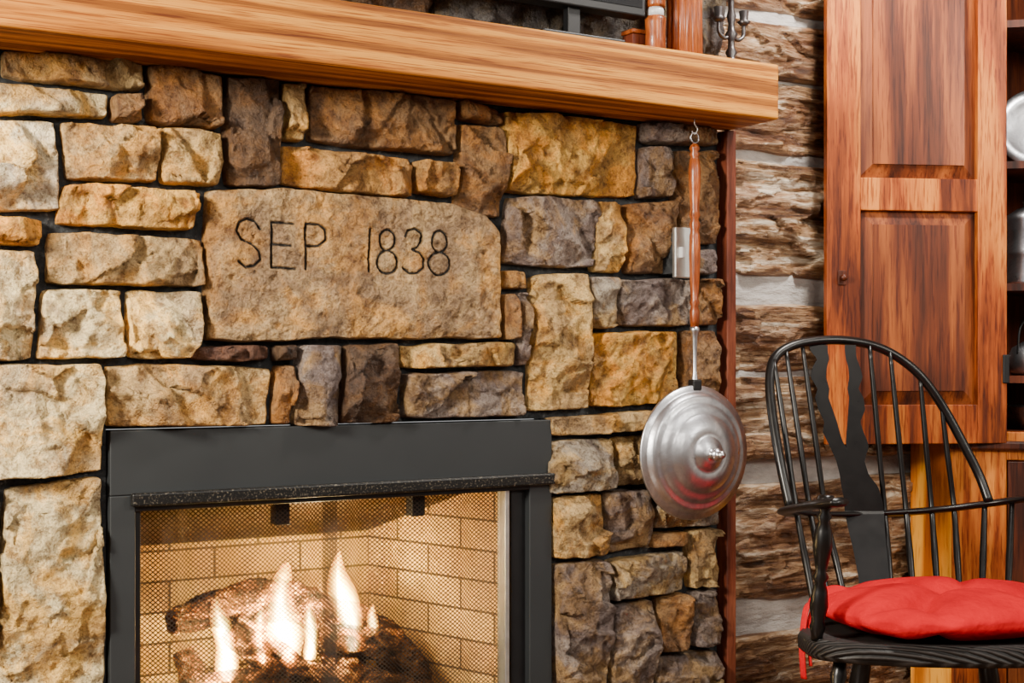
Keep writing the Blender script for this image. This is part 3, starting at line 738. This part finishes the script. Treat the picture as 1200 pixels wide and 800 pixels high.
lathe_axis("latch_knob",dx(.037,-.004,zk),(-dn[0],-dn[1],0),[(0,0),(.006,0),(.005,.006),(.009,.012),(.007,.018),(0,.019)],MAT_CABDARK,dr,20)
for k,zz in enumerate((.95,2.0)):
    db("hinge_%d"%k,(WD-.012,-.005,zz),(WD+.004,.012,zz+.07),MAT_BLACKDK,.002)

# ------------------------------------------------------------------ windsor chair
ch=empty("windsor_armchair",LD(.87,2.8,0))
bow=[(926,596,2.90),(914,540,2.93),(905,485,2.97),(902,445,3.00),(908,419,3.02),(928,405,3.04),(958,399,3.06),(993,399,3.08),(1027,406,3.10),(1056,421,3.11),(1082,444,3.11),(1107,480,3.11),(1131,524,3.10),(1148,558,3.09),(1159,588,3.07)]
tube("bow",[Q(*b) for b in bow],.0105,MAT_CHAIR,ch,n=6,seg=14)
rail=[(985,588,2.56),(966,590,2.60),(940,594,2.70),(921,598,2.84),(930,601,2.93),(960,603,3.00),(1000,603,3.05),(1045,601,3.08),(1100,597,3.10),(1158,590,3.08),(1205,584,3.02),(1250,584,2.92),(1290,588,2.80),(1325,592,2.68)]
tube("arm_rail",[Q(*b) for b in rail],[.022,.025,.020,.019,.019,.019,.019,.019,.019,.019,.019,.02,.026,.024],MAT_CHAIR,ch,n=6,seg=14,flat=(1.0,.42))
zs=0.470
def seatpt(px,d): 
    p=Q(px,500,d); p[2]=zs-.01; return p
sp=[((907,421,3.01),(934,601,2.93),(958,2.82)),((921,409,3.03),(950,602,2.97),(975,2.88)),((940,402,3.05),(968,603,3.01),(994,2.92)),
((1019,404,3.09),(1037,601,3.07),(1046,2.97)),((1043,412,3.10),(1062,600,3.08),(1072,2.98)),((1078,440,3.11),(1092,598,3.10),(1100,2.99)),((1103,472,3.11),(1118,595,3.10),(1126,2.99))]
for i,(a,b,c) in enumerate(sp):
    A_=Q(*a);B_=Q(*b);C_=seatpt(*c)
    tube("spindle_%d"%i,[A_,(A_+B_)/2,B_,(B_+C_)/2,C_],[.0045,.006,.0065,.006,.0065,.008,.007,.006],MAT_CHAIR,ch,n=6,seg=10)
for i,(b,c) in enumerate([((1154,590,3.08),(1150,2.97)),((1186,587,3.05),(1180,2.92)),((1232,584,2.96),(1215,2.82))]):
    B_=Q(*b);C_=seatpt(*c); tube("short_spindle_%d"%i,[B_,(B_+C_)/2,C_],[.006,.008,.006],MAT_CHAIR,ch,n=6,seg=10)
rows=[(404,948,970,990,1003),(412,950,970,990,1003),(420,958,972,991,1004),(430,952,969,994,1008),(442,950,968,995,1011),(455,958,972,993,1006),(466,955,971,995,1012),(480,959,976,994,1014),(494,966,981,993,1008),(506,964,984,992,1012),(518,970,988,991,1017),(524,973,992,992,1018),(540,980,997,997,1013),(556,984,1002,1002,1018),(570,986,1008,1008,1029),(585,989,1012,1012,1034),(600,990,1013,1013,1036),(620,994,1016,1016,1037),(640,999,1020,1020,1039),(660,1003,1023,1023,1041),(684,1007,1026,1026,1043),(708,1012,1030,1030,1047)]
rr=np.array(rows,float); yy=np.linspace(404,708,90)
sm=[np.interp(yy,rr[:,0],rr[:,k]) for k in range(1,5)]
vs=[];fs=[]
for i,y in enumerate(yy):
    d=np.interp(y,[404,600,708],[3.065,3.045,2.95])
    for k in range(4):
        p=Q(sm[k][i],y,d-.006); q=Q(sm[k][i],y,d+.006); vs+= [p,q]
for i in range(len(yy)-1):
    a=i*8;b=a+8
    for L_,R_ in ((0,2),(4,6)):
        fs+=[(a+L_,b+L_,b+R_,a+R_),(a+L_+1,a+R_+1,b+R_+1,b+L_+1),(a+L_,a+L_+1,b+L_+1,b+L_),(a+R_,b+R_,b+R_+1,a+R_+1)]
mesh("splat",vs,fs,MAT_CHAIR,ch,False)
so=[(.565,2.70),(.585,2.61),(.70,2.56),(.88,2.54),(1.08,2.56),(1.20,2.62),(1.225,2.74),(1.17,2.95),(1.05,3.05),(.88,3.06),(.72,3.0),(.62,2.86)]
cl=catmull([(l,d,0) for l,d in so]+[(so[0][0],so[0][1],0)],6)[:-1]
cen=np.array([.88,2.8]); vs=[];fs=[];N=len(cl)
ringp=[(.3,-.012),(.7,-.010),(.92,0.0),(.975,0.0),(1.0,-.008),(1.0,-.030),(.97,-.040),(.6,-.045),(.2,-.045)]
for k,h in ringp:
    for l,d,_ in cl:
        q=cen+(np.array([l,d])-cen)*k; vs.append(LD(q[0],q[1],zs+h))
for i in range(len(ringp)-1):
    for k in range(N): a=i*N+k;b=i*N+(k+1)%N; fs.append((a,b,b+N,a+N))
fs.append(tuple(range(N)));fs.append(tuple(reversed(range((len(ringp)-1)*N,len(ringp)*N))))
mesh("seat",vs,fs,MAT_RUSH,ch)
tprof=[(0,.009),(.04,.013),(.07,.009),(.10,.015),(.14,.010),(.2,.016),(.32,.019),(.42,.014),(.5,.010),(.54,.016),(.58,.010),(.64,.015),(.75,.018),(.86,.012),(.9,.016),(.95,.012),(1,.011)]
pt=Q(967,588,2.60); pb=Q(957,742,2.63); pb[2]=zs-.004
turned("arm_post_left",pt,pb,tprof,MAT_CHAIR,ch)
lathe_axis("arm_knob",Q(968,588,2.60),(0,0,1),[(0,-.004),(.014,-.004),(.018,.004),(.014,.013),(0,.015)],MAT_CHAIR,ch,20)
turned("arm_post_right",Q(1315,592,2.70),LD(1.15,2.66,zs-.004),tprof,MAT_CHAIR,ch)
lp=[(0,.012),(.05,.014),(.08,.017),(.12,.012),(.18,.020),(.3,.022),(.42,.014),(.46,.019),(.5,.013),(.6,.020),(.75,.018),(.8,.012),(.84,.016),(1,.010)]
legs=[((.64,2.66),(.57,2.58)),((1.12,2.66),(1.22,2.56)),((.76,2.92),(.72,3.02)),((1.02,2.95),(1.10,3.06))]
for i,((l0,d0),(l1,d1)) in enumerate(legs):
    turned("leg_%d"%i,LD(l0,d0,zs-.045),LD(l1,d1,0.0),lp,MAT_CHAIR,ch)
def legat(i,z):
    (l0,d0),(l1,d1)=legs[i]; t=1-z/(zs-.045); return LD(l0+(l1-l0)*t,d0+(d1-d0)*t,z)
tube("stretcher_left",[legat(0,.19),(legat(0,.19)+legat(2,.19))/2,legat(2,.19)],[.008,.014,.008],MAT_CHAIR,ch)
tube("stretcher_right",[legat(1,.19),(legat(1,.19)+legat(3,.19))/2,legat(3,.19)],[.008,.014,.008],MAT_CHAIR,ch)
tube("stretcher_mid",[(legat(0,.19)+legat(2,.19))/2,(legat(0,.19)+legat(1,.19)+legat(2,.19)+legat(3,.19))/4,(legat(1,.19)+legat(3,.19))/2],[.008,.014,.008],MAT_CHAIR,ch)

# cushion
cu=empty("red_seat_cushion",LD(.885,2.77,zs))
nu,nv=120,60; vs=[];fs=[]
fwv=np.array([.26,-.965]); wdv=np.array([.965,.26]); hwid,hdep,hz=.262,.205,.031
tuf=[(0,0),(.5,.5),(-.5,.5),(.5,-.5),(-.5,-.5)]
sg=lambda v,e: math.copysign(abs(v)**e,v)
for j in range(nv+1):
    ph=-math.pi/2+math.pi*j/nv
    for i in range(nu):
        th=2*math.pi*i/nu
        cp_=sg(math.cos(ph),.55)
        a=sg(math.cos(th),.62)*cp_; b=sg(math.sin(th),.62)*cp_; c=sg(math.sin(ph),.8)
        z=hz*c
        g=sum(math.exp(-((a-x)**2+(b-y)**2)/.035) for x,y in tuf)
        cr=0
        for x,y in tuf[1:]:
            ex=x*1.9; ey=y*1.9
            for (tx_,ty_) in ((ex,y),(x,ey),(0,0)):
                vx,vy=tx_-x,ty_-y; L2=vx*vx+vy*vy; t_=max(0,min(1,((a-x)*vx+(b-y)*vy)/L2))
                d2=(a-x-t_*vx)**2+(b-y-t_*vy)**2
                cr=max(cr,math.exp(-d2/.008)*(1-.5*t_))
        z*=1+.62*(1-max(abs(a),abs(b))**3)-.80*g-.62*cr
        rim=1+.025*math.sin(th*14+1.3)*abs(cp_)*(1-abs(c))+.012*math.sin(th*5)
        q=np.array([.885,2.765])+wdv*a*hwid*rim+fwv*b*hdep*rim
        vs.append(LD(q[0],q[1],zs+.036+z))
for j in range(nv):
    for i in range(nu):
        a=j*nu+i;b=j*nu+(i+1)%nu; fs.append((a,b,b+nu,a+nu))
mesh("cushion_body",vs,fs,MAT_RED,cu)
for k,(x,y) in enumerate(tuf):
    q=np.array([.885,2.765])+wdv*x*hwid+fwv*y*hdep
    lathe_axis("button_%d"%k,LD(q[0],q[1],zs+.042),(0,0,1),[(.009,0),(.009,.003),(.005,.006),(0,.007)],MAT_RED,cu,16)
tube("tie_a",[Q(972,712,2.74),Q(950,706,2.76),Q(943,722,2.74),Q(940,760,2.72),Q(942,795,2.72)],.008,MAT_RED,cu,flat=(1,.3))
tube("tie_b",[Q(972,714,2.74),Q(953,712,2.76),Q(947,740,2.73),Q(950,780,2.72)],.006,MAT_RED,cu,flat=(1,.3))

# ------------------------------------------------------------------ lights
def area(name,loc,target,size,size_y,power,col):
    l=bpy.data.lights.new(name,'AREA'); l.shape='RECTANGLE'; l.size=size; l.size_y=size_y; l.energy=power; l.color=col
    o=bpy.data.objects.new(name,l); scene.collection.objects.link(o); o.location=loc
    o.rotation_euler=(Vector(target)-Vector(loc)).to_track_quat('-Z','Y').to_euler(); return o
area("window_light_left",(-1.0,-1.0,1.8),(1.2,0,0.95),.4,.5,165,(1.0,.91,.77))
area("window_light_front",(3.1,-3.3,2.35),(2.4,0,1.3),.5,1.0,42,(1.0,.94,.84))
area("ceiling_lamp_log_wall",(2.2,-.75,2.45),(2.35,.07,1.6),.25,.25,42,(1.0,.94,.86))  # added area light brightening the upper logs; no lamp hangs there
area("room_light",(0.8,-3.6,2.3),(1.4,0,.9),1.0,.6,44,(1.0,.92,.80))  # unseen fill added behind the camera to make up ambient light
pl=bpy.data.lights.new("fire_glow",'POINT'); pl.energy=9; pl.color=(1.0,.70,.34); pl.shadow_soft_size=.05
po=bpy.data.objects.new("fire_glow",pl); scene.collection.objects.link(po); po.location=P(380,655,.16)
w=bpy.data.worlds.new("world"); scene.world=w; w.use_nodes=True
bg=w.node_tree.nodes['Background']; bg.inputs[0].default_value=(.95,.95,.94,1); bg.inputs[1].default_value=.7
